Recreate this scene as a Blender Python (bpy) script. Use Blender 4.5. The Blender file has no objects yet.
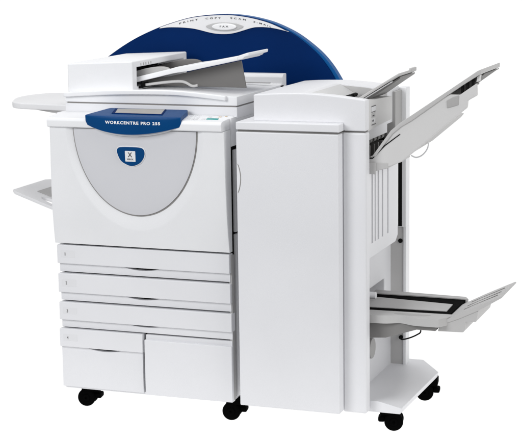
import bpy, bmesh, math, random
from mathutils import Vector, Matrix
random.seed(7)
scene = bpy.context.scene
col = scene.collection
PI = math.pi

# ------------------------------------------------------------------ materials
def principled(name, color, rough=0.5, spec=0.5, noise=0.03, nscale=6.0, bump=0.0, bscale=900.0, metal=0.0, coat=0.0):
    m = bpy.data.materials.new(name); m.use_nodes = True
    nt = m.node_tree; b = nt.nodes['Principled BSDF']
    b.inputs['Roughness'].default_value = rough
    b.inputs['Metallic'].default_value = metal
    b.inputs['Specular IOR Level'].default_value = spec
    b.inputs['Coat Weight'].default_value = coat
    tc = nt.nodes.new('ShaderNodeTexCoord')
    n = nt.nodes.new('ShaderNodeTexNoise'); n.inputs['Scale'].default_value = nscale; n.inputs['Detail'].default_value = 5
    nt.links.new(tc.outputs['Object'], n.inputs['Vector'])
    r = nt.nodes.new('ShaderNodeValToRGB')
    r.color_ramp.elements[0].position = 0.3; r.color_ramp.elements[1].position = 0.7
    r.color_ramp.elements[0].color = (*[c * (1 - noise) for c in color], 1)
    r.color_ramp.elements[1].color = (*[min(1, c * (1 + noise)) for c in color], 1)
    nt.links.new(n.outputs['Fac'], r.inputs['Fac'])
    nt.links.new(r.outputs['Color'], b.inputs['Base Color'])
    # roughness breaks up a little across the surface
    n3 = nt.nodes.new('ShaderNodeTexNoise'); n3.inputs['Scale'].default_value = nscale * 3; n3.inputs['Detail'].default_value = 4
    nt.links.new(tc.outputs['Object'], n3.inputs['Vector'])
    mr = nt.nodes.new('ShaderNodeMapRange')
    mr.inputs['To Min'].default_value = max(0.02, rough - 0.06); mr.inputs['To Max'].default_value = rough + 0.06
    nt.links.new(n3.outputs['Fac'], mr.inputs['Value']); nt.links.new(mr.outputs['Result'], b.inputs['Roughness'])
    if bump > 0:
        n2 = nt.nodes.new('ShaderNodeTexNoise'); n2.inputs['Scale'].default_value = bscale; n2.inputs['Detail'].default_value = 2
        nt.links.new(tc.outputs['Object'], n2.inputs['Vector'])
        bp = nt.nodes.new('ShaderNodeBump'); bp.inputs['Strength'].default_value = bump; bp.inputs['Distance'].default_value = 0.0006
        nt.links.new(n2.outputs['Fac'], bp.inputs['Height']); nt.links.new(bp.outputs['Normal'], b.inputs['Normal'])
    return m

M = {}
M['white'] = principled('white_plastic', (0.790, 0.793, 0.815), 0.46, 0.4, 0.018, 4, 0.5, 620)
M['white2'] = principled('bright_plastic', (0.84, 0.845, 0.86), 0.43, 0.4, 0.018, 5, 0.45, 620)
M['warm'] = principled('side_plastic', (0.655, 0.65, 0.645), 0.5, 0.35, 0.015, 5, 0.25)
M['tray'] = principled('tray_plastic', (0.52, 0.515, 0.51), 0.5, 0.35, 0.02, 6, 0.0)
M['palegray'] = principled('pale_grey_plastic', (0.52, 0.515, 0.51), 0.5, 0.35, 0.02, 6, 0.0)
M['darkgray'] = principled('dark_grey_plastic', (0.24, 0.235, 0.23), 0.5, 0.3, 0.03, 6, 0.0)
M['palegray2'] = principled('ramp_shade_grey', (0.66, 0.66, 0.66), 0.5, 0.35, 0.02, 6, 0.0)
M['tray2'] = principled('shelf_plastic', (0.755, 0.755, 0.765), 0.5, 0.35, 0.015, 5, 0.2)
M['gray'] = principled('grey_plastic', (0.42, 0.415, 0.41), 0.5, 0.35, 0.03, 6, 0.2)
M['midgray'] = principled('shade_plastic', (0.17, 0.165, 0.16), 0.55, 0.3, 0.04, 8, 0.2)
M['insert'] = principled('silver_grey_plastic', (0.655, 0.658, 0.685), 0.42, 0.4, 0.012, 4, 0.3)
M['dark'] = principled('dark_cavity', (0.008, 0.008, 0.008), 0.7, 0.08, 0.1, 10)
M['black'] = principled('black_rubber', (0.002, 0.002, 0.002), 0.8, 0.02, 0.2, 20)
M['blue'] = principled('blue_plastic', (0.0, 0.052, 0.185), 0.38, 0.12, 0.06, 6, 0.2)
M['navy'] = principled('navy_board', (0.0, 0.0175, 0.098), 0.55, 0.04, 0.12, 3)
M['rim'] = principled('blue_edge', (0.0, 0.085, 0.28), 0.45, 0.12, 0.05, 6)
M['silver'] = principled('silver_band', (0.76, 0.76, 0.77), 0.34, 0.5, 0.03, 5, 0.0)
M['chrome'] = principled('pale_button', (0.82, 0.82, 0.83), 0.3, 0.5, 0.02, 8)
M['ink'] = principled('dark_ink', (0.05, 0.05, 0.055), 0.6, 0.2, 0.05, 8)
M['wink'] = principled('white_ink', (0.9, 0.9, 0.9), 0.5, 0.3, 0.01, 8)
M['screen'] = principled('tan_screen', (0.36, 0.345, 0.325), 0.35, 0.15, 0.05, 20)
M['teal'] = principled('teal_key', (0.0, 0.30, 0.29), 0.4, 0.4, 0.05, 20)
M['tan'] = principled('tan_key', (0.62, 0.50, 0.36), 0.45, 0.4, 0.05, 20)
M['key'] = principled('grey_key', (0.66, 0.665, 0.68), 0.45, 0.4, 0.03, 20)
M['sticker'] = principled('sticker_grey', (0.47, 0.47, 0.47), 0.5, 0.3, 0.05, 30)
M['label'] = principled('number_label', (0.755, 0.757, 0.775), 0.5, 0.3, 0.01, 30)
M['groove'] = principled('seam_grey', (0.27, 0.26, 0.25), 0.6, 0.2, 0.05, 10)

# ------------------------------------------------------------------ mesh helpers
def new(): return bmesh.new()

def merge(dst, src):
    me = bpy.data.meshes.new('tmp'); src.to_mesh(me); src.free()
    dst.from_mesh(me); bpy.data.meshes.remove(me)

def finish(bm, bev, seg=2, ang=30):
    bmesh.ops.recalc_face_normals(bm, faces=bm.faces)
    if bev > 0:
        es = [e for e in bm.edges if len(e.link_faces) == 2 and e.calc_face_angle(0) > math.radians(ang)]
        bmesh.ops.bevel(bm, geom=es, offset=bev, segments=seg, profile=0.5, affect='EDGES', clamp_overlap=True)

def add_box(dst, x0, x1, y0, y1, z0, z1, bev=0.003, seg=2):
    b = new(); bmesh.ops.create_cube(b, size=1)
    for v in b.verts:
        v.co = Vector(((x0 + x1) / 2 + v.co.x * (x1 - x0), (y0 + y1) / 2 + v.co.y * (y1 - y0), (z0 + z1) / 2 + v.co.z * (z1 - z0)))
    finish(b, bev, seg); merge(dst, b)

def add_prism(dst, poly, axis, a0, a1, bev=0.003, seg=2, ang=30):
    """poly: 2D outline; axis 'y' -> (x,z), 'x' -> (y,z), 'z' -> (x,y)"""
    b = new()
    def p(u, w, a): return {'y': (u, a, w), 'x': (a, u, w), 'z': (u, w, a)}[axis]
    lo = [b.verts.new(p(u, w, a0)) for u, w in poly]; hi = [b.verts.new(p(u, w, a1)) for u, w in poly]
    n = len(poly)
    b.faces.new(lo); b.faces.new(hi[::-1])
    for i in range(n): b.faces.new((lo[i], hi[i], hi[(i + 1) % n], lo[(i + 1) % n]))
    finish(b, bev, seg, ang)
    bmesh.ops.triangulate(b, faces=[f for f in b.faces if len(f.verts) > 4])
    merge(dst, b)

def add_cyl(dst, c, axis, r, l, bev=0.002, n=32, seg=2, r2=None):
    b = new()
    bmesh.ops.create_cone(b, cap_ends=True, segments=n, radius1=r, radius2=r if r2 is None else r2, depth=l)
    rot = {'x': Matrix.Rotation(PI / 2, 3, 'Y'), 'y': Matrix.Rotation(PI / 2, 3, 'X'), 'z': Matrix.Identity(3)}[axis] if isinstance(axis, str) else Vector((0, 0, 1)).rotation_difference(Vector(axis)).to_matrix()
    for v in b.verts: v.co = rot @ v.co + Vector(c)
    finish(b, bev, seg, 40); merge(dst, b)

def add_tube(dst, pts, r, n=10):
    pts = [Vector(p) for p in pts]; b = new(); rings = []
    for i, p in enumerate(pts):
        t = (pts[min(i + 1, len(pts) - 1)] - pts[max(i - 1, 0)]).normalized()
        up = Vector((0, 1, 0)) if abs(t.y) < 0.9 else Vector((1, 0, 0))
        a = t.cross(up).normalized(); c = t.cross(a)
        rings.append([b.verts.new(p + a * r * math.cos(2 * PI * k / n) + c * r * math.sin(2 * PI * k / n)) for k in range(n)])
    for i in range(len(rings) - 1):
        for k in range(n): b.faces.new((rings[i][k], rings[i][(k + 1) % n], rings[i + 1][(k + 1) % n], rings[i + 1][k]))
    b.faces.new(rings[0][::-1]); b.faces.new(rings[-1])
    bmesh.ops.recalc_face_normals(b, faces=b.faces); merge(dst, b)

def spline(pts, n=8, closed=False):
    out = []; N = len(pts)
    rng = range(N) if closed else range(N - 1)
    def g(i): return Vector(pts[i % N]) if closed else Vector(pts[max(0, min(N - 1, i))])
    for i in rng:
        p0, p1, p2, p3 = g(i - 1), g(i), g(i + 1), g(i + 2)
        for k in range(n):
            t = k / n
            out.append(0.5 * ((2 * p1) + (p2 - p0) * t + (2 * p0 - 5 * p1 + 4 * p2 - p3) * t * t + (3 * p1 - p0 - 3 * p2 + p3) * t ** 3))
    if not closed: out.append(Vector(pts[-1]))
    return [tuple(p) for p in out]

def base_of(o):
    while o.parent: o = o.parent
    return o.location.copy()

def obj(name, bm, mat, parent=None, label=None, wn=True):
    if parent is not None:
        off = base_of(parent)
        for v in bm.verts: v.co -= off
    for e in bm.edges:
        if len(e.link_faces) == 2: e.smooth = e.calc_face_angle(0) < math.radians(34)
    for f in bm.faces: f.smooth = True
    me = bpy.data.meshes.new(name); bm.to_mesh(me); bm.free()
    me.materials.append(M[mat] if isinstance(mat, str) else mat)
    o = bpy.data.objects.new(name, me); col.objects.link(o)
    if parent is not None: o.parent = parent
    if label: o['label'] = label
    if wn:
        md = o.modifiers.new('weighted', 'WEIGHTED_NORMAL'); md.keep_sharp = True; md.weight = 80
    return o

def thing(name, label, cat, loc):
    o = bpy.data.objects.new(name, None); col.objects.link(o); o.location = loc
    o.empty_display_size = 0.1
    o['label'] = label; o['category'] = cat
    return o

def box_part(name, mat, parent, *a, bev=0.003, label=None):
    b = new(); add_box(b, *a, bev=bev); return obj(name, b, mat, parent, label)

def text_bm(string, width, height, depth=0.0008, bold=0.0, spacing=1.0):
    """lettering as a mesh in the XZ plane, centred on the origin, facing -Y"""
    cu = bpy.data.curves.new('t', 'FONT'); cu.body = string; cu.align_x = 'CENTER'; cu.align_y = 'CENTER'
    cu.extrude = 0.05; cu.offset = bold; cu.space_character = spacing; cu.resolution_u = 4
    o = bpy.data.objects.new('t', cu); col.objects.link(o)
    dg = bpy.context.evaluated_depsgraph_get(); dg.update()
    me = bpy.data.meshes.new_from_object(o.evaluated_get(dg))
    b = new(); b.from_mesh(me)
    bpy.data.objects.remove(o); bpy.data.curves.remove(cu); bpy.data.meshes.remove(me)
    xs = [v.co.x for v in b.verts]; ys = [v.co.y for v in b.verts]
    sx = width / (max(xs) - min(xs)); sy = height / (max(ys) - min(ys))
    cx = (max(xs) + min(xs)) / 2; cy = (max(ys) + min(ys)) / 2
    for v in b.verts:
        v.co = Vector(((v.co.x - cx) * sx, -v.co.z / 0.05 * depth / 2, (v.co.y - cy) * sy))
    return b

def shift(b, fn):
    for v in b.verts: v.co = Vector(fn(v.co))
    return b

def lerp(a, b, t): return a + (b - a) * t
def pw(tab, x):
    if x <= tab[0][0]: return tab[0][1]
    for (x0, y0), (x1, y1) in zip(tab, tab[1:]):
        if x <= x1: return lerp(y0, y1, (x - x0) / (x1 - x0))
    return tab[-1][1]

def caster(root, cx, cy, top, ang):
    """twin-wheel swivel caster with a hooded fork"""
    R = Matrix.Rotation(ang, 4, 'Z')
    def tr(b): return shift(b, lambda c: R @ c + Vector((cx, cy, 0)))
    r = 0.030
    b = new()
    add_prism(b, [(-0.026, 0.036), (-0.020, 0.056), (0.0, 0.062), (0.026, 0.060), (0.042, 0.048), (0.044, 0.034), (0.028, 0.026), (0.0, 0.020)], 'x', -0.012, 0.012, 0.004)
    add_cyl(b, (0, 0.018, 0.063), 'z', 0.020, 0.022, 0.002)
    add_box(b, -0.028, 0.028, -0.016, 0.044, 0.052, top - 0.001, bev=0.005)
    add_cyl(b, (0, 0.0, 0.030), 'x', 0.006, 0.060, 0.001, 16)
    add_box(b, -0.020, 0.020, 0.028, 0.050, 0.027, 0.044, bev=0.005)
    c = obj('caster', tr(b), 'black', root)
    for s in (-1, 1):
        w = new(); add_cyl(w, (s * 0.0195, 0, r), 'x', r, 0.0165, 0.006, 40, 3)
        add_cyl(w, (s * 0.0285, 0, r), 'x', 0.013, 0.003, 0.001, 24)
        obj('wheel', tr(w), 'black', c)
    return c

# ================================================================== COPIER
cop = thing('photocopier', 'large white office photocopier with grey front insert, blue control panel and four numbered paper drawers', 'photocopier', (0.31, 0.27, 0))

# dark inner frame that shows in the seams
b = new(); add_box(b, 0.010, 0.606, 0.030, 0.500, 0.086, 0.980, bev=0.002)
obj('inner_frame', b, 'dark', cop)
box_part('rear_cover', 'white', cop, 0.004, 0.618, 0.500, 0.530, 0.084, 0.998)
box_part('base_plate', 'white', cop, 0.012, 0.606, 0.010, 0.500, 0.076, 0.0855, bev=0.002)
# left skin and right skin
b = new(); add_box(b, 0.000, 0.010, 0.034, 0.498, 0.090, 0.560); add_box(b, 0.000, 0.010, 0.034, 0.498, 0.566, 0.996)
obj('side_panel', b, 'white', cop)
b = new()
add_box(b, 0.608, 0.619, 0.044, 0.498, 0.628, 0.892, bev=0.003)
add_box(b, 0.608, 0.619, 0.044, 0.498, 0.090, 0.622, bev=0.003)
add_box(b, 0.608, 0.620, 0.014, 0.498, 0.905, 0.996, bev=0.003)
obj('side_panel', b, 'white2', cop)
b = new(); add_box(b, 0.606, 0.617, 0.006, 0.028, 0.086, 0.560, bev=0.002)
obj('corner_post', b, 'gray', cop)

# ---- front door with its raised grey insert; the door face leans forward at the top
PROF = [(0.572, -0.011), (0.664, -0.026), (0.744, -0.034), (0.902, -0.042), (0.957, -0.045)]
PROFS = spline(PROF, 8)
EC = (0.3095, 0.962); EA, EB = 0.215, 0.286; OA, OB = 0.238, 0.333
def ell(x, z, a, bb): return math.sqrt(((x - EC[0]) / a) ** 2 + ((z - EC[1]) / bb) ** 2)
def door_y(x, z):
    y = pw(PROFS, z)
    e_in = ell(x, z, EA, EB); e_out = ell(x, z, OA, OB)
    if e_out < 1:
        d = 1.0 if e_in <= 1 else max(0, (1 - e_out) / ((1 - e_out) + (e_in - 1)))
        y += 0.0105 * d
    return y
b = new(); NX, NZ = 170, 130; z0, z1 = 0.5735, 0.956
def xl(z): return lerp(0.003, 0.016, (z - z0) / (z1 - z0))
xr = 0.615; rr = 0.005
def frac(i, n):            # denser columns at the rounded edge
    t = i / n; return t
rows = []
for j in range(NZ + 1):
    z = lerp(z0, z1, j / NZ); row = []
    for i in range(NX + 1):
        x = lerp(xl(z), xr, i / NX); y = door_y(x, z)
        row.append(b.verts.new((x, y, z)))
    rows.append(row)
for j in range(NZ):
    for i in range(NX): b.faces.new((rows[j][i], rows[j][i + 1], rows[j + 1][i + 1], rows[j + 1][i]))
# rounded return and sides running back to the frame
border = [rows[0][i] for i in range(NX + 1)] + [rows[j][NX] for j in range(1, NZ + 1)] + [rows[NZ][i] for i in range(NX - 1, -1, -1)] + [rows[j][0] for j in range(NZ - 1, 0, -1)]
cxm, czm = 0.31, 0.765
def ringof(off, yfun):
    out = []
    for v in border:
        x, z = v.co.x, v.co.z
        nx = (-1 if abs(x - xl(z)) < 1e-4 else (1 if abs(x - xr) < 1e-4 else 0)); nz = (-1 if abs(z - z0) < 1e-4 else (1 if abs(z - z1) < 1e-4 else 0))
        out.append(b.verts.new((x + nx * off, yfun(v.co.y), z + nz * off)))
    return out
prev = border
for off, dy in ((0.0008, 0.0003), (0.0016, 0.0011), (0.0020, 0.0024)):
    ring = ringof(off, lambda y, d=dy: y + d)
    for k in range(len(ring)): b.faces.new((prev[k], ring[k], ring[(k + 1) % len(ring)], prev[(k + 1) % len(ring)]))
    prev = ring
ring = ringof(0.0020, lambda y: 0.012)
for k in range(len(ring)): b.faces.new((prev[k], ring[k], ring[(k + 1) % len(ring)], prev[(k + 1) % len(ring)]))
b.faces.new(ring)
bmesh.ops.recalc_face_normals(b, faces=b.faces)
door = obj('front_door', b, 'white2', cop, wn=False)

# insert: half ellipse panel sitting in the dished area
def insert_pt(r, th): return (EC[0] + EA * r * math.cos(th), EC[1] + EB * r * math.sin(th))
b = new(); NT, NR = 96, 26; SC = 0.988
grid = []
for k in range(NT + 1):
    th = PI + PI * k / NT; line = []
    for j in range(NR + 1):
        x, z = insert_pt(SC * j / NR, th); z = min(z, 0.9555)
        line.append(b.verts.new((x, pw(PROFS, z) + 0.0060 - 0.0045 * math.sqrt(max(0, 1 - (j / NR) ** 6)), z)))
    grid.append(line)
for k in range(NT):
    for j in range(NR): b.faces.new((grid[k][j], grid[k + 1][j], grid[k + 1][j + 1], grid[k][j + 1]))
outer = [grid[k][NR] for k in range(NT + 1)]
back = [b.verts.new(v.co + Vector((0, 0.012, 0))) for v in outer]
for k in range(NT): b.faces.new((outer[k], outer[k + 1], back[k + 1], back[k]))
bmesh.ops.remove_doubles(b, verts=b.verts, dist=1e-6)
bmesh.ops.recalc_face_normals(b, faces=b.faces)
insert = obj('door_insert', b, 'insert', door, wn=False)
b = new()
add_tube(b, [(x, pw(PROFS, z) + 0.0097, z) for x, z in [(q[0], min(q[1], 0.9555)) for q in [insert_pt(0.997, PI + PI * k / 80) for k in range(81)]]], 0.0022, 8)
obj('insert_seam', b, 'groove', door, wn=False)

# badge
bo = [(0.251, 0.884), (0.254, 0.896), (0.266, 0.9005), (0.298, 0.9015), (0.330, 0.9005), (0.343, 0.895), (0.3465, 0.882), (0.341, 0.865), (0.326, 0.849), (0.302, 0.8405), (0.282, 0.845), (0.262, 0.858)]
bo = spline(bo, 6, True)
bcx, bcz = 0.299, 0.872
def conform(off): return lambda c: (c.x, pw(PROFS, c.z) + 0.0030 - off + c.y, c.z)
b = new(); add_prism(b, [(bcx + (x - bcx) * 1.055, bcz + (z - bcz) * 1.075) for x, z in bo], 'y', -0.004, 0.0, 0.0012, 2, 40)
obj('badge_rim', shift(b, conform(0.001)), 'white2', door)
b = new(); add_prism(b, bo, 'y', -0.004, 0.0, 0.0015, 2, 40)
obj('badge', shift(b, conform(0.0035)), 'blue', door)
b = new(); add_prism(b, [(0.2795, 0.8545), (0.3155, 0.8545), (0.3155, 0.889), (0.2795, 0.889)], 'y', -0.004, 0.0, 0.0025, 3)
obj('badge_tile', shift(b, conform(0.0055)), 'chrome', door)
b = text_bm('X', 0.0150, 0.0150, 0.0006, 0.012); shift(b, lambda c: (c.x + 0.2975, c.y, c.z + 0.8770)); obj('badge_letter', shift(b, conform(0.0098)), 'ink', door, wn=False)
b = text_bm('XEROX', 0.0225, 0.0052, 0.0006, 0.01); shift(b, lambda c: (c.x + 0.2975, c.y, c.z + 0.8625)); obj('badge_letter', shift(b, conform(0.0098)), 'ink', door, wn=False)

# ---- control panel ledge with blue fascia
b = new()
add_prism(b, [(-0.056, 0.961), (-0.050, 0.9585), (0.035, 0.9585), (0.058, 0.9585), (0.058, 0.998), (-0.046, 0.9905), (-0.053, 0.987), (-0.0565, 0.981)], 'x', 0.010, 0.613, 0.0022)
panel = obj('control_panel', b, 'white2', cop)
FT = [(0.150, 0.972), (0.184, 0.960), (0.222, 0.951), (0.271, 0.945), (0.323, 0.9445), (0.375, 0.949), (0.426, 0.958), (0.478, 0.971)]
FTS = spline(FT, 6)
def f_y(u): return -0.058 - 0.016 * (1 - (2 * u - 1) ** 2) ** 0.7
def f_top(x, y):                # height of the sloping fascia top
    return 1.000 + (y + 0.066) / 0.112 * 0.013
b = new(); N = 44; cols = []
for i in range(N + 1):
    u = i / N; x = lerp(0.150, 0.479, u); zb = pw(FTS, x)
    xb = lerp(0.186, 0.462, u); yb = 0.046 if 0.02 < u < 0.98 else 0.040
    yf = f_y(u)
    ring = []
    zt = f_top(x, yf)
    for q in range(9): ring.append((x, yf + 0.004 * (1 - q / 8) ** 2, lerp(zb, zt - 0.0025, q / 8)))
    ring.append((x, yf + 0.0008, zt - 0.0008)); ring.append((x, yf + 0.0028, zt + 0.0003))
    for q in range(1, 7): ring.append((lerp(x, xb, q / 6), lerp(yf + 0.0028, yb, q / 6), f_top(x, lerp(yf, yb, q / 6)) + 0.0006))
    ring.append((xb, yb, 0.990)); ring.append((x, -0.046, 0.990)); ring.append((x, -0.040, zb + 0.001))
    cols.append([b.verts.new(p) for p in ring])
L = len(cols[0])
for i in range(N):
    for q in range(L): b.faces.new((cols[i][q], cols[i + 1][q], cols[i + 1][(q + 1) % L], cols[i][(q + 1) % L]))
b.faces.new(cols[0]); b.faces.new(cols[-1][::-1])
bmesh.ops.recalc_face_normals(b, faces=b.faces)
obj('fascia', b, 'blue', panel, wn=False)
b = new()
inner_ = [p for p in FTS if 0.165 <= p[0] <= 0.464]
rim_lo = [(x, z - 0.0075 * math.sin(PI * (x - 0.165) / 0.299) ** 0.5 if 0.166 < x < 0.463 else z) for x, z in inner_]
add_prism(b, rim_lo + [(x, z + 0.005) for x, z in inner_[::-1]], 'y', -0.0560, -0.044, 0.002, 2, 40)
obj('fascia_rim', b, 'white2', panel)
def on_top(o): return lambda c: (c.x, c.y, f_top(c.x, c.y) + o + c.z)
scr = [(0.240, -0.026), (0.2235, 0.030), (0.385, 0.036), (0.400, -0.028)]
b = new(); add_prism(b, [(0.230, -0.032), (0.2125, 0.034), (0.389, 0.040), (0.407, -0.034)], 'z', -0.002, 0.0012, 0.0004, 1); obj('screen_frame', shift(b, on_top(0.0012)), 'navy', panel)
b = new(); add_prism(b, scr, 'z', -0.002, 0.0008, 0.0003, 1); obj('touch_screen', shift(b, on_top(0.0022)), 'screen', panel)
b = text_bm('WORKCENTRE PRO 255', 0.189, 0.0098, 0.0006, 0.034, 1.22)
obj('lettering', shift(b, lambda c: (c.x + 0.3195, f_y((c.x + 0.3195 - 0.150) / 0.329) - 0.0006 + c.y + 0.0009, c.z + 0.9815)), 'wink', panel, wn=False)
def ledge_z(y): return 0.9905 + (y + 0.046) / 0.104 * 0.0075
def key(name, mat, x0, x1, y0, y1, h=0.0015):
    b = new(); add_box(b, x0, x1, y0, y1, -0.002, h, bev=0.0007)
    obj(name, shift(b, lambda c: (c.x, c.y, c.z + ledge_z(c.y))), mat, panel)
for r in range(4):
    for c in range(3): key('key', 'key', 0.486 + c * 0.013 - r * 0.004, 0.495 + c * 0.013 - r * 0.004, -0.030 + r * 0.020, -0.020 + r * 0.020)
key('start_key', 'teal', 0.548, 0.586, -0.018, -0.004, 0.0022)
key('key', 'tan', 0.572, 0.582, 0.022, 0.032); key('key', 'tan', 0.590, 0.597, 0.034, 0.042); key('key', 'key', 0.533, 0.543, -0.022, -0.010); key('key', 'key', 0.540, 0.552, 0.012, 0.026)

# ---- paper drawers
def notch_strip(bm, x0, x1, zb, zt, xn, wn_, dn, y0=0.0035, y1=0.026):
    pts = [(x0, zb), (x1, zb), (x1, zt)]
    for k in range(13):
        t = k / 12; pts.append((xn + wn_ / 2 - wn_ * t, zt - dn * math.sin(PI * t) ** 0.8))
    pts.append((x0, zt))
    clean = [pts[0]]
    for p in pts[1:]:
        if (p[0] - clean[-1][0]) ** 2 + (p[1] - clean[-1][1]) ** 2 > 1e-9: clean.append(p)
    add_prism(bm, clean, 'y', y0, y1, 0.0)

def drawer(no, xa, xb, zb, zt, zs, xn, dn=0.0085, strip_x=None):
    bm = new()
    add_box(bm, xa, xb, -0.0075, 0.024, zb, zt, bev=0.0028, seg=3)
    d = obj('paper_drawer', bm, 'white', cop)
    s = new(); sx = strip_x or (xa + 0.004, xb - 0.002)
    notch_strip(s, sx[0], sx[1], zs, zb + 0.002, xn, 0.150, dn)
    obj('lower_rail', s, 'white', d)
    if no:
        l = new(); add_box(l, xa + 0.014, xa + 0.066, -0.0079, -0.0070, zb + 0.021, zt - 0.018, bev=0.0002, seg=1)
        obj('number_plate', l, 'label', d)
        t = text_bm(no, 0.0050 if no != '1' else 0.0026, 0.0105, 0.0005, 0.006)
        obj('number', shift(t, lambda c: (c.x + xa + 0.030, c.y - 0.0082, c.z + (zb + zt) / 2 + 0.001)), 'midgray', d, wn=False)
    return d
drawer('1', 0.005, 0.6135, 0.5025, 0.5650, 0.4745, 0.305, 0.0125)
drawer('2', 0.006, 0.6155, 0.4055, 0.4690, 0.3780, 0.307, 0.0125)
drawer('3', 0.006, 0.6180, 0.3125, 0.3725, 0.2870, 0.312, 0.0100)
drawer('4', 0.004, 0.3040, 0.2210, 0.2825, 0.0830, 0.163, 0.0125, (0.006, 0.2995))
b = new()
add_box(b, 0.3105, 0.6165, -0.0065, 0.018, 0.0810, 0.2655, bev=0.0028, seg=3); add_box(b, 0.3125, 0.6150, 0.0030, 0.024, 0.083, 0.2815, bev=0.002)
obj('paper_drawer', b, 'white', cop, label='tall plain paper drawer without a number at the lower right')

# ---- scanner and platen cover
box_part('scanner_base', 'white', cop, 0.020, 0.6225, 0.0595, 0.528, 0.988, 1.0245, bev=0.0025)
b = new(); add_box(b, 0.026, 0.617, 0.064, 0.520, 1.0235, 1.030, bev=0.0); obj('scanner_seam', b, 'groove', cop)
arch = [(0.020, 1.056), (0.10, 1.0615), (0.20, 1.0655), (0.30, 1.0675), (0.40, 1.0665), (0.50, 1.0625), (0.58, 1.0585), (0.6225, 1.0575)]
b = new(); add_prism(b, [(0.6225, 1.0285), (0.020, 1.0285)] + spline(arch, 3), 'y', 0.060, 0.500, 0.0025, 2, 40)
cover = obj('platen_cover', b, 'white2', cop)
lipb = spline([(0.020, 1.0445), (0.085, 1.049), (0.18, 1.0545), (0.30, 1.058), (0.40, 1.0585), (0.48, 1.0545), (0.55, 1.0485), (0.588, 1.0445)], 4)
lipt = [(x, z + 0.0155) for x, z in lipb]
b = new(); add_prism(b, lipb + lipt[::-1], 'y', 0.046, 0.066, 0.0035, 3, 50)
obj('cover_lip', b, 'white2', cover)
b = new(); add_prism(b, [(0.452, 1.055), (0.528, 1.026), (0.528, 1.0925), (0.500, 1.0925), (0.486, 1.082), (0.482, 1.060)], 'x', 0.330, 0.6225, 0.003)
obj('hinge_riser', b, 'white2', cover)
b = new(); add_box(b, 0.30, 0.60, 0.425, 0.436, 1.066, 1.0685, bev=0.001); obj('cover_rib', b, 'gray', cover)

# ---- document feeder: a box open on its right face
def open_box(bm, x0, x1, y0, y1, z0, z1, my0, my1, mz0, mz1, depth, top=None):
    b = new()
    V = lambda *p: b.verts.new(p)
    zt = top or (lambda x: z1)
    o = [V(x0, y0, z0), V(x1, y0, z0), V(x1, y1, z0), V(x0, y1, z0), V(x0, y0, zt(x0)), V(x1, y0, zt(x1)), V(x1, y1, zt(x1)), V(x0, y1, zt(x0))]
    for q in ((0, 1, 5, 4), (2, 3, 7, 6), (3, 0, 4, 7), (0, 3, 2, 1), (4, 5, 6, 7)): b.faces.new([o[k] for k in q])
    i = [V(x1, my0, mz0), V(x1, my1, mz0), V(x1, my1, mz1), V(x1, my0, mz1)]
    r = [o[1], o[2], o[6], o[5]]
    for k in range(4): b.faces.new((r[k], r[(k + 1) % 4], i[(k + 1) % 4], i[k]))
    d = [V(x1 - depth, my0, mz0), V(x1 - depth, my1, mz0), V(x1 - depth, my1, mz1), V(x1 - depth, my0, mz1)]
    for k in range(4): b.faces.new((i[k], i[(k + 1) % 4], d[(k + 1) % 4], d[k]))
    b.faces.new(d)
    finish(b, 0.005, 3); merge(bm, b)
b = new(); open_box(b, 0.018, 0.252, 0.086, 0.538, 1.0545, 1.157, 0.122, 0.520, 1.076, 1.139, 0.14, top=lambda x: lerp(1.151, 1.161, (x - 0.018) / 0.234))
feeder = obj('document_feeder', b, 'white2', cop)
b = new(); add_box(b, 0.112, 0.150, 0.124, 0.518, 1.078, 1.137, bev=0.002); add_cyl(b, (0.185, 0.32, 1.108), 'y', 0.014, 0.36, 0.001)
obj('feed_roller', b, 'dark', feeder)
b = new()
for k in range(5): add_box(b, 0.2515, 0.2528, 0.150 + k * 0.020, 0.155 + k * 0.020, 1.143, 1.151, bev=0.0002, seg=1)
obj('feeder_icon', b, 'gray', feeder)
b = new(); add_box(b, 0.236, 0.254, 0.246, 0.258, 1.122, 1.136, bev=0.001); obj('paper_sensor', b, 'dark', feeder)
# input tray rising to the right
tp = [(0.200, 1.082), (0.245, 1.090), (0.372, 1.120), (0.430, 1.129), (0.596, 1.1645), (0.690, 1.193), (0.7005, 1.199), (0.699, 1.209), (0.690, 1.2085), (0.596, 1.178), (0.436, 1.148), (0.385, 1.141), (0.360, 1.134), (0.245, 1.107), (0.200, 1.099)]
def taper(c):
    t = max(0, min(1, (c.x - 0.44) / 0.16))
    return c
b = new(); add_prism(b, [p for p in tp if p[0] < 0.60], 'y', 0.138, 0.350, 0.003, 2, 45)
add_prism(b, [(0.590, 1.1650), (0.612, 1.1700), (0.618, 1.1760), (0.632, 1.1800), (0.633, 1.1890), (0.628, 1.1893), (0.590, 1.1772)], 'y', 0.142, 0.322, 0.002, 2, 45)
ft = obj('feeder_tray', b, 'white2', cop)
b = new(); add_prism(b, [(0.235, 1.074), (0.600, 1.072), (0.584, 1.160), (0.420, 1.125), (0.330, 1.104), (0.235, 1.090)], 'y', 0.200, 0.208, 0.002)
obj('tray_support', b, 'midgray', ft)
def tray_mid(x): return pw([(0.16, 1.080), (0.245, 1.098), (0.372, 1.127), (0.44, 1.139), (0.60, 1.171)], x)
for (x0, y0, w, h, mat) in ((0.165, 0.165, 0.185, 0.030, 'gray'), (0.150, 0.400, 0.215, 0.036, 'midgray')):
    pts = [(x0 + w / 2 + w / 2 * math.cos(PI * k / 24), tray_mid(x0 + w / 2 + w / 2 * math.cos(PI * k / 24)) + h * math.sin(PI * k / 24) ** 0.8) for k in range(1, 24)]
    b = new(); add_prism(b, pts + [(x0, tray_mid(x0)), (x0 + w, tray_mid(x0 + w))], 'y', y0, y0 + 0.014, 0.003, 2, 40)
    obj('paper_guide', b, mat, ft)
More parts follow.
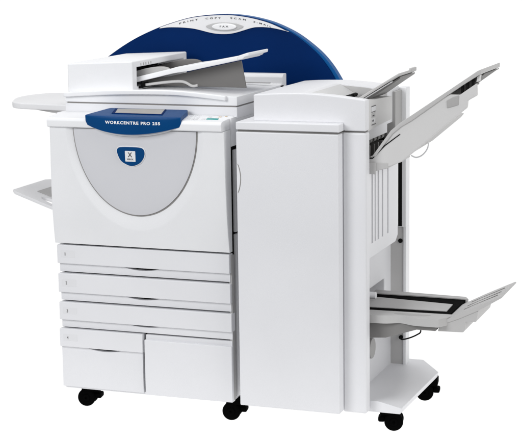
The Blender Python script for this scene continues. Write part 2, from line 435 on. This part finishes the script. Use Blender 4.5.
b = new(); add_tube(b, spline([(0.26, 0.150, 1.079), (0.34, 0.150, 1.090), (0.40, 0.150, 1.093), (0.432, 0.150, 1.080), (0.452, 0.150, 1.082)], 6), 0.0045, 10)
obj('exit_guide', b, 'tray', ft)
b = new()
for k in range(4): add_cyl(b, (0.262 + 0.010 * k, 0.16 + 0.07 * k, 1.080), 'y', 0.008, 0.035, 0.001, 16)
add_box(b, 0.252, 0.258, 0.130, 0.515, 1.070, 1.077, bev=0.001)
obj('exit_roller', b, 'dark', ft)

# ---- side trays on the left
plan = [(0.022, 0.100), (-0.170, 0.102), (-0.205, 0.116), (-0.232, 0.165), (-0.258, 0.235), (-0.267, 0.310), (-0.252, 0.410), (-0.210, 0.470), (-0.10, 0.500), (0.022, 0.505)]
plan = [plan[0]] + spline(plan[1:-1], 6) + [plan[-1]]
def dish(c): return (c.x, c.y, c.z + 0.008 * (-c.x / 0.267) ** 2 * (1 if c.x < 0 else 0) - 0.004 * ((c.y - 0.1) / 0.4))
b = new(); add_prism(b, plan, 'z', 0.992, 1.012, 0.004, 3, 40)
shift(b, dish)
bt = obj('bypass_tray', b, 'tray2', cop)
b = new(); add_prism(b, [(0.018, 0.974), (-0.025, 0.977), (-0.130, 0.992), (0.018, 0.992)], 'y', 0.125, 0.47, 0.003); obj('tray_bracket', b, 'warm', bt)
# lower output tray, with an open hand hole near its front edge
def tray_z(x): return lerp(0.632, 0.712, min(1, max(0, (0.0 - x) / 0.24)))
b = new()
outer_p = [(0.004, 0.150), (-0.120, 0.147), (-0.232, 0.150), (-0.245, 0.165), (-0.247, 0.400), (-0.236, 0.420), (0.004, 0.440)]
hole = spline([(-0.150, 0.190), (-0.105, 0.176), (-0.055, 0.182), (-0.045, 0.200), (-0.090, 0.216), (-0.140, 0.214)], 5, True)
ov = [b.verts.new((x, y, 0)) for x, y in outer_p]; hv = [b.verts.new((x, y, 0)) for x, y in hole]
es = [b.edges.new((v[i], v[(i + 1) % len(v)])) for v in (ov, hv) for i in range(len(v))]
bmesh.ops.triangle_fill(b, edges=es, use_beauty=True)
bmesh.ops.subdivide_edges(b, edges=[e for e in b.edges if e.calc_length() > 0.06], cuts=2)
ext = bmesh.ops.extrude_face_region(b, geom=b.faces[:])
for v in [g for g in ext['geom'] if isinstance(g, bmesh.types.BMVert)]: v.co.z -= 0.012
for v in b.verts: v.co.z += tray_z(v.co.x)
finish(b, 0.0025, 2, 50)
ot = obj('output_tray', b, 'tray2', cop)
b = new(); add_box(b, -0.190, -0.060, 0.235, 0.380, 0.0, 0.0022, bev=0.0008); obj('tray_recess', shift(b, lambda c: (c.x, c.y, c.z + tray_z(c.x))), 'gray', ot)

for (x, y, a) in ((0.056, 0.085, -1.40), (0.580, 0.085, -1.40), (0.07, 0.44, -1.2), (0.56, 0.44, -1.2)): caster(cop, x, y, 0.078, a)

# ================================================================== FINISHER
fin = thing('paper_finisher', 'tall white sheet finisher with slanted upper and lower output trays, right of the copier', 'paper finisher', (0.85, 0.27, 0))
# carcass: left body plus a recessed right flank with the stacker opening
b = new()
open_box(b, 0.658, 1.000, 0.002, 0.500, 0.092, 0.964, 0.060, 0.420, 0.300, 0.424, 0.20)
obj('body', b, 'white', fin)
b = new(); add_prism(b, [(0.985, 0.092)] + [(1.052, 0.092)] + [(1.0615, 0.096), (1.0615, 0.9635), (0.985, 0.9635)], 'y', -0.001, 0.040, 0.0)
b.free(); b = new(); add_box(b, 0.985, 1.0615, -0.001, 0.040, 0.0835, 0.9635, bev=0.007, seg=4)
obj('front_column', b, 'white', fin)
b = new(); add_box(b, 0.657, 0.9885, -0.0455, -0.0015, 0.0885, 0.9615, bev=0.004, seg=3)
fdoor = obj('front_door', b, 'white', fin)
b = new()
hp = [(0.6605, 0.770)] + [(0.6605 + 0.0095 * math.sin(PI * k / 16) ** 0.8, lerp(0.770, 0.862, k / 16)) for k in range(1, 16)] + [(0.6605, 0.862)]
add_prism(b, hp, 'y', -0.0480, -0.044, 0.0010, 2, 40); obj('door_handle', b, 'white2', fdoor)
hq = [(x + 0.0022 if 0 < k < 16 else x + 0.0012, z) for k, (x, z) in enumerate(hp)]
b = new(); add_prism(b, hq, 'y', -0.0462, -0.0445, 0.0, 1); obj('handle_shadow_gap', b, 'groove', fdoor)
# dark reveal between door and top cover
b = new(); add_prism(b, [(0.662, -0.040), (0.9835, -0.040), (0.9835, 0.004), (1.056, 0.004), (1.056, 0.030), (0.662, 0.030)], 'z', 0.9600, 0.9690, 0.0); obj('door_seam', b, 'midgray', fin)

# top cover
cap_front = spline([(0.700, 1.072), (0.756, 1.0762), (0.815, 1.0785), (0.873, 1.079), (0.949, 1.0745), (1.013, 1.068), (1.0605, 1.0625)], 4)
b = new()
add_prism(b, [(1.0605, 0.968), (0.9905, 0.968), (0.9905, 0.9905), (0.700, 0.9905)] + cap_front, 'y', -0.001, 0.038, 0.004, 3, 40)
add_box(b, 0.657, 0.9905, -0.0455, 0.12, 0.9675, 0.9915, bev=0.003, seg=3)
left_top = [p for p in cap_front if p[0] < 0.845]; lx = left_top[-1][0]
# left plateau, then a ramp that falls towards the pocket
add_prism(b, [(1.000, 0.990), (0.700, 0.990)] + left_top + [(0.866, 1.0785), (0.925, 1.043), (0.930, 1.030), (0.945, 0.998), (1.000, 0.997)], 'y', 0.036, 0.345, 0.002, 2, 40)
rear = [(x, z - 0.004 * (x - 0.7) / 0.36) for x, z in cap_front]
add_prism(b, [(1.0300, 0.95), (0.700, 0.95)] + [p for p in rear if p[0] < 1.0] + [(1.0300, 1.0615)], 'y', 0.342, 0.4865, 0.003, 2, 40)
cap = obj('top_cover', b, 'white', fin)
b = new(); add_prism(b, [(0.876, 0.997), (1.030, 0.997), (1.030, 1.0560), (0.960, 1.0670), (0.876, 1.0735)], 'y', 0.3385, 0.3440, 0.001); obj('pocket_wall_shade', b, 'palegray', cap)  # thin sheet in darker grey, painting in the shading inside the pocket
b = new(); add_prism(b, [(0.8725, 1.0760), (0.9245, 1.0450), (0.926, 1.0465), (0.8745, 1.0772)], 'y', 0.0395, 0.3380, 0.0); obj('pocket_ramp_shade', b, 'palegray2', cap)  # grey sheet over the ramp, its shading put into the colour
b = new(); add_box(b, 0.990, 1.040, 0.405, 0.4875, 0.895, 1.0495, bev=0.003); obj('head_recess', b, 'gray', cap)
for k in range(4):
    b = new(); add_cyl(b, (0.935, 0.11 + 0.06 * k, 1.0475), 'y', 0.0065, 0.040, 0.001, 16); add_cyl(b, (0.935, 0.11 + 0.06 * k, 1.0475), 'y', 0.004, 0.062, 0.0, 12)
    obj('exit_roller', b, 'dark', cap)
# right cheek of the head
b = new(); add_prism(b, [(0.040, 0.962), (0.140, 0.969), (0.300, 0.9715), (0.308, 0.978), (0.308, 1.046), (0.040, 1.058)], 'x', 1.020, 1.0565, 0.002)
cheek = obj('head_cheek', b, 'warm', fin)
for k, (y0, y1, za, zb, m) in enumerate(((0.074, 0.118, 1.019, 1.034, 'label'), (0.076, 0.114, 1.0, 1.014, 'sticker'), (0.080, 0.110, 0.984, 0.997, 'label'))):
    b = new(); add_box(b, 1.0560, 1.0575, y0, y1, za, zb, bev=0.0003, seg=1); obj('sticker', b, m, cheek)
b = new()
for (y0, y1, za, zb) in ((0.073, 0.119, 1.0345, 1.0362), (0.073, 0.119, 1.0172, 1.0186), (0.084, 0.100, 1.004, 1.008), (0.082, 0.092, 0.988, 0.994), (0.074, 0.118, 0.978, 0.9795)):
    add_box(b, 1.0574, 1.0584, y0, y1, za, zb, bev=0.0, seg=1)
obj('sticker', b, 'ink', cheek)
# inner throat under the cheek
b = new(); add_box(b, 1.000, 1.034, 0.042, 0.330, 0.925, 0.9645, bev=0.002); obj('throat_panel', b, 'white', fin)
b = new(); add_cyl(b, (1.036, 0.090, 0.949), 'x', 0.0065, 0.006, 0.001, 16); obj('screw', b, 'dark', fin)
b = new(); add_box(b, 0.990, 1.004, 0.042, 0.420, 0.845, 0.930, bev=0.0); add_box(b, 1.000, 1.030, 0.312, 0.340, 0.895, 0.965, bev=0.001)
obj('throat_back', b, 'dark', fin)
b = new()
for k in range(6):
    add_cyl(b, (1.022, 0.065 + 0.045 * k, 0.921), 'y', 0.011, 0.026, 0.002, 20)
    add_box(b, 1.006, 1.030, 0.060 + 0.045 * k, 0.068 + 0.045 * k, 0.868, 0.905, bev=0.002)
obj('exit_roller', b, 'midgray', fin)
# rear gap lining and rear post
box_part('gap_lining', 'gray', fin, 0.985, 1.010, 0.420, 0.498, 0.58, 1.02, bev=0.001)
b = new(); add_box(b, 1.0445, 1.0545, 0.488, 0.5335, 0.104, 0.590, bev=0.002); add_box(b, 1.026, 1.0545, 0.486, 0.5335, 0.5885, 1.0565, bev=0.003)
post = obj('rear_post', b, 'white2', fin)
b = new(); add_box(b, 0.990, 1.0440, 0.492, 0.532, 0.106, 0.5880, bev=0.002); obj('post_web_shaded', b, 'palegray', post)  # darker grey puts the shadow on this face into its colour
b = new(); add_box(b, 1.028, 1.0405, 0.4845, 0.490, 0.592, 0.89, bev=0.0); obj('post_slot', b, 'dark', post)
b = new(); add_cyl(b, (1.034, 0.491, 0.541), 'y', 0.0075, 0.006, 0.001, 20); obj('post_screw', b, 'dark', post)
b = new(); add_cyl(b, (1.037, 0.489, 0.209), 'y', 0.007, 0.010, 0.001, 20); obj('cable_socket', b, 'dark', post)

# louvred panel: ribs standing on a back plate
b = new()
slots = [(0.104, 0.008), (0.137, 0.006), (0.172, 0.008), (0.219, 0.007), (0.282, 0.007)]
comb = [(0.041, 0.562), (0.372, 0.562), (0.400, 0.580), (0.400, 0.867)]
for c_, h_ in slots[::-1]: comb += [(c_ + h_, 0.867), (c_ + h_, 0.6055), (c_ - h_, 0.6055), (c_ - h_, 0.867)]
comb += [(0.041, 0.867)]
add_prism(b, comb, 'x', 1.030, 1.0502, 0.0012)
lp = obj('louvre_panel', b, 'white', fin)
b = new(); add_box(b, 1.000, 1.0305, 0.042, 0.398, 0.566, 0.867, bev=0.0); obj('louvre_backing', b, 'gray', lp)
# base plate
b = new(); add_prism(b, [(0.700, 0.0795), (1.157, 0.0785), (1.162, 0.098), (1.088, 0.1145), (0.700, 0.1145)], 'y', 0.043, 0.575, 0.002)
def cham(c):
    y = c.y
    if c.x > 1.08: y = min(y, lerp(0.575, 0.490, (c.x - 1.08) / 0.08))
    return (c.x + 0.006 * (y - 0.04) / 0.45 * (c.x > 1.05), y, c.z)
bp_ = obj('base_foot', shift(b, cham), 'white', fin)
box_part('base_rail', 'warm', fin, 0.66, 0.72, 0.02, 0.50, 0.0800, 0.093, bev=0.001)

# small top tray
b = new()
add_prism(b, [(0.965, 1.036), (0.985, 1.0445), (1.126, 1.1305), (1.138, 1.1370), (1.138, 1.1290), (1.126, 1.1220), (0.994, 1.0400)], 'y', 0.092, 0.302, 0.002, 2, 40)
add_box(b, 1.130, 1.1385, 0.240, 0.300, 1.128, 1.1405, bev=0.002)
tt = obj('top_tray', b, 'tray', fin)
b = new(); add_prism(b, [(1.030, 1.0600), (1.100, 1.1030), (1.134, 1.1240), (1.133, 1.1180), (1.100, 1.0960), (1.036, 1.0520)], 'y', 0.125, 0.298, 0.001); obj('tray_underside_shade', b, 'darkgray', tt)  # dark sheet below the plate, painted as the shade on its underside
b = new(); add_prism(b, [(1.000, 1.0420), (1.110, 1.1098), (1.1095, 1.1070), (1.000, 1.0392)], 'y', 0.100, 0.128, 0.0); obj('tray_rib', b, 'white2', tt)

# big slanted upper tray
bt_ = [(1.046, 0.838), (1.046, 0.874), (1.066, 0.884), (1.128, 0.962), (1.160, 0.988), (1.187, 1.006), (1.286, 1.070), (1.308, 1.081), (1.338, 1.0805), (1.388, 1.1155), (1.390, 1.079), (1.362, 1.063), (1.360, 1.042), (1.290, 0.984), (1.200, 0.906), (1.158, 0.872), (1.120, 0.857)]
b = new(); add_prism(b, bt_, 'y', 0.045, 0.062, 0.003, 2, 35)
deck = [(1.046, 0.842), (1.120, 0.861), (1.200, 0.912), (1.290, 0.988), (1.300, 1.000), (1.285, 1.004), (1.19, 0.926), (1.10, 0.872), (1.046, 0.858)]
ut = obj('upper_tray', b, 'warm', fin)
b = new(); add_prism(b, deck, 'y', 0.0615, 0.270, 0.002, 2, 40); obj('tray_underside_shade', b, 'palegray', ut)  # deck coloured darker to paint in underside shade
b = new(); add_prism(b, [(1.305, 1.070), (1.338, 1.076), (1.387, 1.110), (1.387, 1.136), (1.345, 1.106), (1.305, 1.080)], 'y', 0.070, 0.090, 0.001); obj('spring_gap_backing', b, 'midgray', ut)  # dark backing sheet added to stop white showing through the spring gap
# upper rim and tongue
rim = [(1.058, 0.884), (1.070, 0.890), (1.127, 0.968), (1.158, 0.994), (1.185, 1.0115), (1.290, 1.083), (1.392, 1.1525), (1.402, 1.1570), (1.402, 1.1435), (1.393, 1.1385), (1.345, 1.1075), (1.290, 1.0700), (1.190, 0.9985), (1.160, 0.9810), (1.132, 0.9580), (1.078, 0.887)]
b = new(); add_prism(b, rim, 'y', 0.0405, 0.110, 0.0015, 2, 35)
add_prism(b, [(1.300, 1.0885), (1.392, 1.1525), (1.402, 1.1570), (1.402, 1.1435), (1.393, 1.1385), (1.302, 1.0755)], 'y', 0.1112, 0.310, 0.0015, 2, 35)
obj('tray_tongue', b, 'palegray', ut)
b = new(); add_prism(b, [(1.312, 1.0800), (1.392, 1.1360), (1.4000, 1.1400), (1.3995, 1.1370), (1.392, 1.1330), (1.314, 1.0770)], 'y', 0.0950, 0.306, 0.0); obj('tongue_underside_shade', b, 'midgray', ut)  # dark sheet under the tongue, shade painted as colour
b = new(); add_prism(b, [(1.386, 1.118), (1.394, 1.121), (1.397, 1.139), (1.388, 1.134)], 'y', 0.052, 0.075, 0.001); obj('tongue_hinge', b, 'warm', ut)
b = new(); add_prism(b, [(1.300, 1.039), (1.335, 1.050), (1.3365, 1.079), (1.320, 1.074), (1.299, 1.062)], 'y', 0.0425, 0.047, 0.002); obj('tray_latch', b, 'gray', ut)
for k in range(3):
    b = new(); add_box(b, 1.340 + k * 0.016, 1.347 + k * 0.016, 0.050, 0.062, 1.078 + k * 0.011, 1.108 + k * 0.011, bev=0.001); obj('tray_spring', b, 'dark', ut)
b = new(); add_prism(b, [(1.052, 0.8795), (1.0685, 0.8785), (1.108, 0.9195), (1.156, 0.9565), (1.1545, 0.9585), (1.1055, 0.9215), (1.0675, 0.8815), (1.052, 0.8815)], 'y', 0.0438, 0.046, 0.0)
obj('tray_slot', b, 'dark', ut)
b = new(); add_box(b, 1.040, 1.080, 0.040, 0.0435, 0.832, 0.868, bev=0.003); add_prism(b, [(1.040, 0.832), (1.118, 0.852), (1.118, 0.868), (1.040, 0.868)], 'y', 0.0435, 0.30, 0.002); obj('tray_bracket', b, 'tray', ut)
b = new(); add_tube(b, spline([(1.148, 0.2, 0.872), (1.165, 0.2, 0.866), (1.184, 0.2, 0.874), (1.199, 0.2, 0.892), (1.204, 0.2, 0.912), (1.198, 0.2, 0.925)], 6), 0.0022, 8); obj('wire_loop', b, 'white2', ut)

# lower stacker tray
TZ = 0.389
def front_edge(x): return 0.050 + 0.020 * math.exp(-((x - 1.150) / 0.032) ** 2)
b = new()
fr = [(x / 1000, front_edge(x / 1000) - (0.0 if x < 1200 else 0.0)) for x in range(1010, 1271, 10)] + [(1.276, 0.050)]
add_prism(b, fr + [(1.320, 0.130), (1.010, 0.117)], 'z', TZ - 0.026, TZ, 0.002, 2, 50)
add_prism(b, [(0.985, 0.160), (1.272, 0.174), (1.268, 0.270), (0.985, 0.304)], 'z', TZ - 0.022, TZ - 0.001, 0.0012)
add_prism(b, [(0.975, 0.352), (1.300, 0.352), (1.285, 0.382), (0.975, 0.402)], 'z', TZ - 0.022, TZ, 0.0012)
st = obj('stacker_tray', b, 'tray', fin)
b = new(); add_prism(b, [(0.985, 0.112), (1.290, 0.126), (1.290, 0.360), (0.985, 0.365)], 'z', TZ - 0.028, TZ - 0.0035, 0.0)
obj('slot_dark_fill', b, 'black', st)  # black sheet just below the rails, painted as the darkness of the slots
b = new(); add_prism(b, spline([(1.125, 0.088), (1.150, 0.078), (1.190, 0.076), (1.225, 0.083), (1.240, 0.096), (1.200, 0.100), (1.150, 0.100)], 4, True), 'z', TZ - 0.001, TZ + 0.0006, 0.0); obj('thumb_shade', b, 'gray', st)  # slightly raised grey lens painted as the shade of a thumb cut-out
b = new(); add_prism(b, [(1.020, 0.306), (1.100, 0.312), (1.200, 0.345), (1.262, 0.345), (1.262, 0.362), (1.020, 0.362)], 'y', 0.075, 0.330, 0.003); obj('tray_carrier', b, 'darkgray', st)
b = new(); add_prism(b, [(1.265, 0.343), (1.345, 0.345), (1.350, 0.352), (1.352, 0.378), (1.385, 0.381), (1.392, 0.416), (1.325, 0.399), (1.285, 0.378), (1.272, 0.362)], 'y', 0.085, 0.290, 0.002, 2, 35); obj('end_block', b, 'tray', st)
b = new()
add_prism(b, [(1.283, 0.377), (1.322, 0.398), (1.372, 0.424), (1.462, 0.4675), (1.466, 0.466), (1.464, 0.462), (1.394, 0.418), (1.335, 0.389), (1.290, 0.370)], 'y', 0.082, 0.300, 0.0015, 2, 35)
flap = obj('tray_flap', b, 'tray', st)
b = new()
for (y0, y1) in ((0.135, 0.142), (0.185, 0.192), (0.240, 0.247)):
    add_prism(b, [(1.335, 0.4060), (1.440, 0.4585), (1.440, 0.4570), (1.335, 0.4040)], 'y', y0, y1, 0.0)
obj('flap_groove', b, 'midgray', flap)
b = new(); add_cyl(b, (1.024, 0.150, 0.428), 'x', 0.011, 0.050, 0.002, 24); obj('roller_knob', b, 'white2', fin)
b = new(); add_tube(b, spline([(1.037, 0.484, 0.209), (1.048, 0.46, 0.209), (1.075, 0.45, 0.218), (1.105, 0.44, 0.234), (1.124, 0.42, 0.253), (1.130, 0.36, 0.300), (1.128, 0.32, 0.325)], 6), 0.0024, 8); obj('cable', b, 'dark', fin)
b = new(); add_cyl(b, (1.004, 0.246, 0.229), 'x', 0.034, 0.012, 0.003, 32); obj('drive_wheel', b, 'gray', fin)
b = new(); add_prism(b, [(0.300, 0.300), (0.345, 0.300), (0.330, 0.262)], 'x', 1.0, 1.004, 0.0); obj('side_mark', b, 'midgray', fin)

for (x, y, a) in ((1.112, 0.135, 1.80), (1.122, 0.490, -1.40), (0.72, 0.44, 2.4)): caster(fin, x, y, 0.0795, a)

# ================================================================== HEADER SIGN
sign = thing('header_sign', 'dark blue half round header board with silver band of function names, standing behind the copier', 'sign', (0.35, 0.620, 0))
arc = [(-0.100, 1.118), (-0.084, 1.131), (-0.024, 1.170), (0.036, 1.203), (0.100, 1.231), (0.163, 1.2535), (0.258, 1.278), (0.365, 1.2865), (0.440, 1.2825), (0.511, 1.2695), (0.566, 1.2525), (0.629, 1.2235), (0.682, 1.188), (0.727, 1.150), (0.762, 1.109), (0.789, 1.067), (0.800, 1.045)]
arc = spline(arc, 6)
face = [(x - 0.012 * max(0, (x - 0.4) / 0.4) ** 1.5, z - 0.004 * max(0, (x - 0.4) / 0.4)) for x, z in arc]
b = new(); add_prism(b, arc + [(0.800, 1.020), (-0.100, 1.080)], 'y', 0.602, 0.636, 0.004, 3, 40)
obj('board_edge', b, 'rim', sign)
b = new(); add_prism(b, face + [(0.785, 1.022), (-0.098, 1.082)], 'y', 0.594, 0.6025, 0.002, 2, 40)
obj('board', b, 'navy', sign)
lo = spline([(0.128, 1.2365), (0.160, 1.2405), (0.195, 1.2410), (0.232, 1.2395), (0.267, 1.2355), (0.316, 1.2245), (0.345, 1.2200), (0.374, 1.2190), (0.400, 1.2210), (0.427, 1.2270), (0.476, 1.2410), (0.505, 1.2440), (0.535, 1.2430), (0.570, 1.2380), (0.610, 1.2290)], 5)
def arc_z(x): return pw(face, x)
hi = [(x, arc_z(x) - 0.0025) for x in [lerp(0.606, 0.132, k / 60) for k in range(61)]]
hi = [(x, max(z, pw(lo, x) + 0.0006)) for x, z in hi]
b = new(); add_prism(b, lo + hi, 'y', 0.5875, 0.596, 0.0012, 2, 40); band = obj('silver_band', b, 'silver', sign)
def oval(cx, cz, rx, rz, n=48, p=1.0): return [(cx + rx * math.cos(2 * PI * k / n), cz + rz * math.sin(2 * PI * k / n)) for k in range(n)]
b = new(); add_prism(b, spline([(0.306, 1.2450), (0.335, 1.2320), (0.376, 1.2285), (0.417, 1.2320), (0.446, 1.2450), (0.417, 1.2560), (0.376, 1.2595), (0.335, 1.2560)], 6, True), 'y', 0.5845, 0.589, 0.0018, 3, 40); obj('button_surround', b, 'sticker', band)
b = new(); add_prism(b, oval(0.376, 1.2445, 0.046, 0.0118), 'y', 0.579, 0.586, 0.0028, 3, 40); obj('oval_button', b, 'chrome', band)
def arc_text(s, x0, x1, drop, h, mat='ink'):
    c = text_bm(s, x1 - x0, h, 0.0006, 0.014, 1.75)
    xm = (x0 + x1) / 2
    def bend(v):
        x = xm + v.x; a = math.atan((arc_z(x + 0.03) - arc_z(x - 0.03)) / 0.06)
        return (x - v.z * math.sin(a), 0.5870 + v.y, arc_z(x) - drop + v.z * math.cos(a))
    return obj('lettering', shift(c, bend), mat, band, wn=False)
arc_text('PRINT', 0.205, 0.276, 0.0120, 0.0052)
arc_text('COPY', 0.305, 0.362, 0.0115, 0.0052)
arc_text('SCAN', 0.398, 0.455, 0.0115, 0.0052)
arc_text('E-MAIL', 0.484, 0.548, 0.0120, 0.0052)
c = text_bm('FAX', 0.032, 0.0055, 0.0006, 0.01, 1.5); obj('lettering', shift(c, lambda v: (v.x + 0.377, 0.5786 + v.y, v.z + 1.2455)), 'ink', band, wn=False)
for x in (0.12, 0.56):
    b = new(); add_box(b, x - 0.02, x + 0.02, 0.636, 0.656, 0.012, 1.16, bev=0.002); add_box(b, x - 0.03, x + 0.03, 0.56, 0.86, 0.0, 0.014, bev=0.003)
    obj('stand_leg', b, 'gray', sign)

# ================================================================== SETTING: white studio sweep, its material glows to stay pure white
m = bpy.data.materials.new('glowing_white'); m.use_nodes = True; nt = m.node_tree
bs = nt.nodes['Principled BSDF']; bs.inputs['Base Color'].default_value = (0.05, 0.05, 0.05, 1); bs.inputs['Roughness'].default_value = 0.9; bs.inputs['Specular IOR Level'].default_value = 0.0
bs.inputs['Emission Color'].default_value = (1, 1, 1, 1); bs.inputs['Emission Strength'].default_value = 1.0
n = nt.nodes.new('ShaderNodeTexNoise'); n.inputs['Scale'].default_value = 3; r = nt.nodes.new('ShaderNodeValToRGB')
r.color_ramp.elements[0].color = (0.05, 0.05, 0.05, 1); r.color_ramp.elements[1].color = (0.06, 0.06, 0.06, 1)
nt.links.new(n.outputs['Fac'], r.inputs['Fac']); nt.links.new(r.outputs['Color'], bs.inputs['Base Color'])
M['sweep'] = m
prof = [(-0.60, 0.0), (1.6, 0.0)] + [(1.6 + 0.8 * math.sin(PI / 2 * k / 16), 0.8 - 0.8 * math.cos(PI / 2 * k / 16)) for k in range(1, 17)] + [(2.4, 3.2)]
b = new(); cols_ = [[b.verts.new((x, y, z)) for y, z in prof] for x in (-3.4, 3.6)]
for k in range(len(prof) - 1): b.faces.new((cols_[0][k], cols_[1][k], cols_[1][k + 1], cols_[0][k + 1]))
bmesh.ops.recalc_face_normals(b, faces=b.faces)
fl = obj('floor', b, 'sweep', None, wn=False); fl['kind'] = 'structure'; fl['label'] = 'self-lit seamless white studio floor curving up into the backdrop'

# ================================================================== LIGHT
w = bpy.data.worlds.new('World'); scene.world = w; w.use_nodes = True
bg = w.node_tree.nodes['Background']; bg.inputs['Color'].default_value = (0.97, 0.98, 1.0, 1); bg.inputs['Strength'].default_value = 0.28
def area(name, loc, target, size, power, color=(1, 1, 1)):
    l = bpy.data.lights.new(name, 'AREA'); l.shape = 'RECTANGLE'; l.size, l.size_y = size; l.energy = power; l.color = color
    o = bpy.data.objects.new(name, l); col.objects.link(o); o.location = loc
    o.rotation_euler = (Vector(target) - Vector(loc)).to_track_quat('-Z', 'Y').to_euler()
    return o
area('key_softbox', (-0.7, -3.0, 2.35), (0.45, 0, 0.95), (1.8, 1.6), 76, (0.985, 0.99, 1.0))
area('fill_softbox', (3.7, -0.9, 1.7), (1.0, 0.2, 0.75), (1.6, 1.6), 34, (1.0, 0.995, 0.985))
area('top_softbox', (0.4, 0.1, 3.4), (0.5, 0.2, 0.6), (2.4, 1.8), 36)

# ================================================================== CAMERA
cam = bpy.data.cameras.new('camera'); co = bpy.data.objects.new('camera', cam); col.objects.link(co)
yaw, pitch, roll = math.radians(20.4247), math.radians(10.0686), math.radians(-0.78602)
fwd = Vector((-math.sin(yaw) * math.cos(pitch), math.cos(yaw) * math.cos(pitch), -math.sin(pitch)))
rt = Vector((math.cos(yaw), math.sin(yaw), 0)); up = rt.cross(fwd)
cr, sr = math.cos(roll), math.sin(roll)
r2 = cr * rt + sr * up; u2 = -sr * rt + cr * up
mat = Matrix((r2, u2, -fwd)).transposed().to_4x4(); mat.translation = Vector((2.43688546, -4.61233347, 1.55409363))
co.matrix_world = mat
cam.sensor_fit = 'HORIZONTAL'; cam.sensor_width = 36.0; cam.lens = 1601.36 / 522 * 36.0
cam.clip_start = 0.1; cam.clip_end = 100
scene.camera = co
scene.view_settings.view_transform = 'Standard'; scene.view_settings.look = 'None'; scene.view_settings.exposure = 0
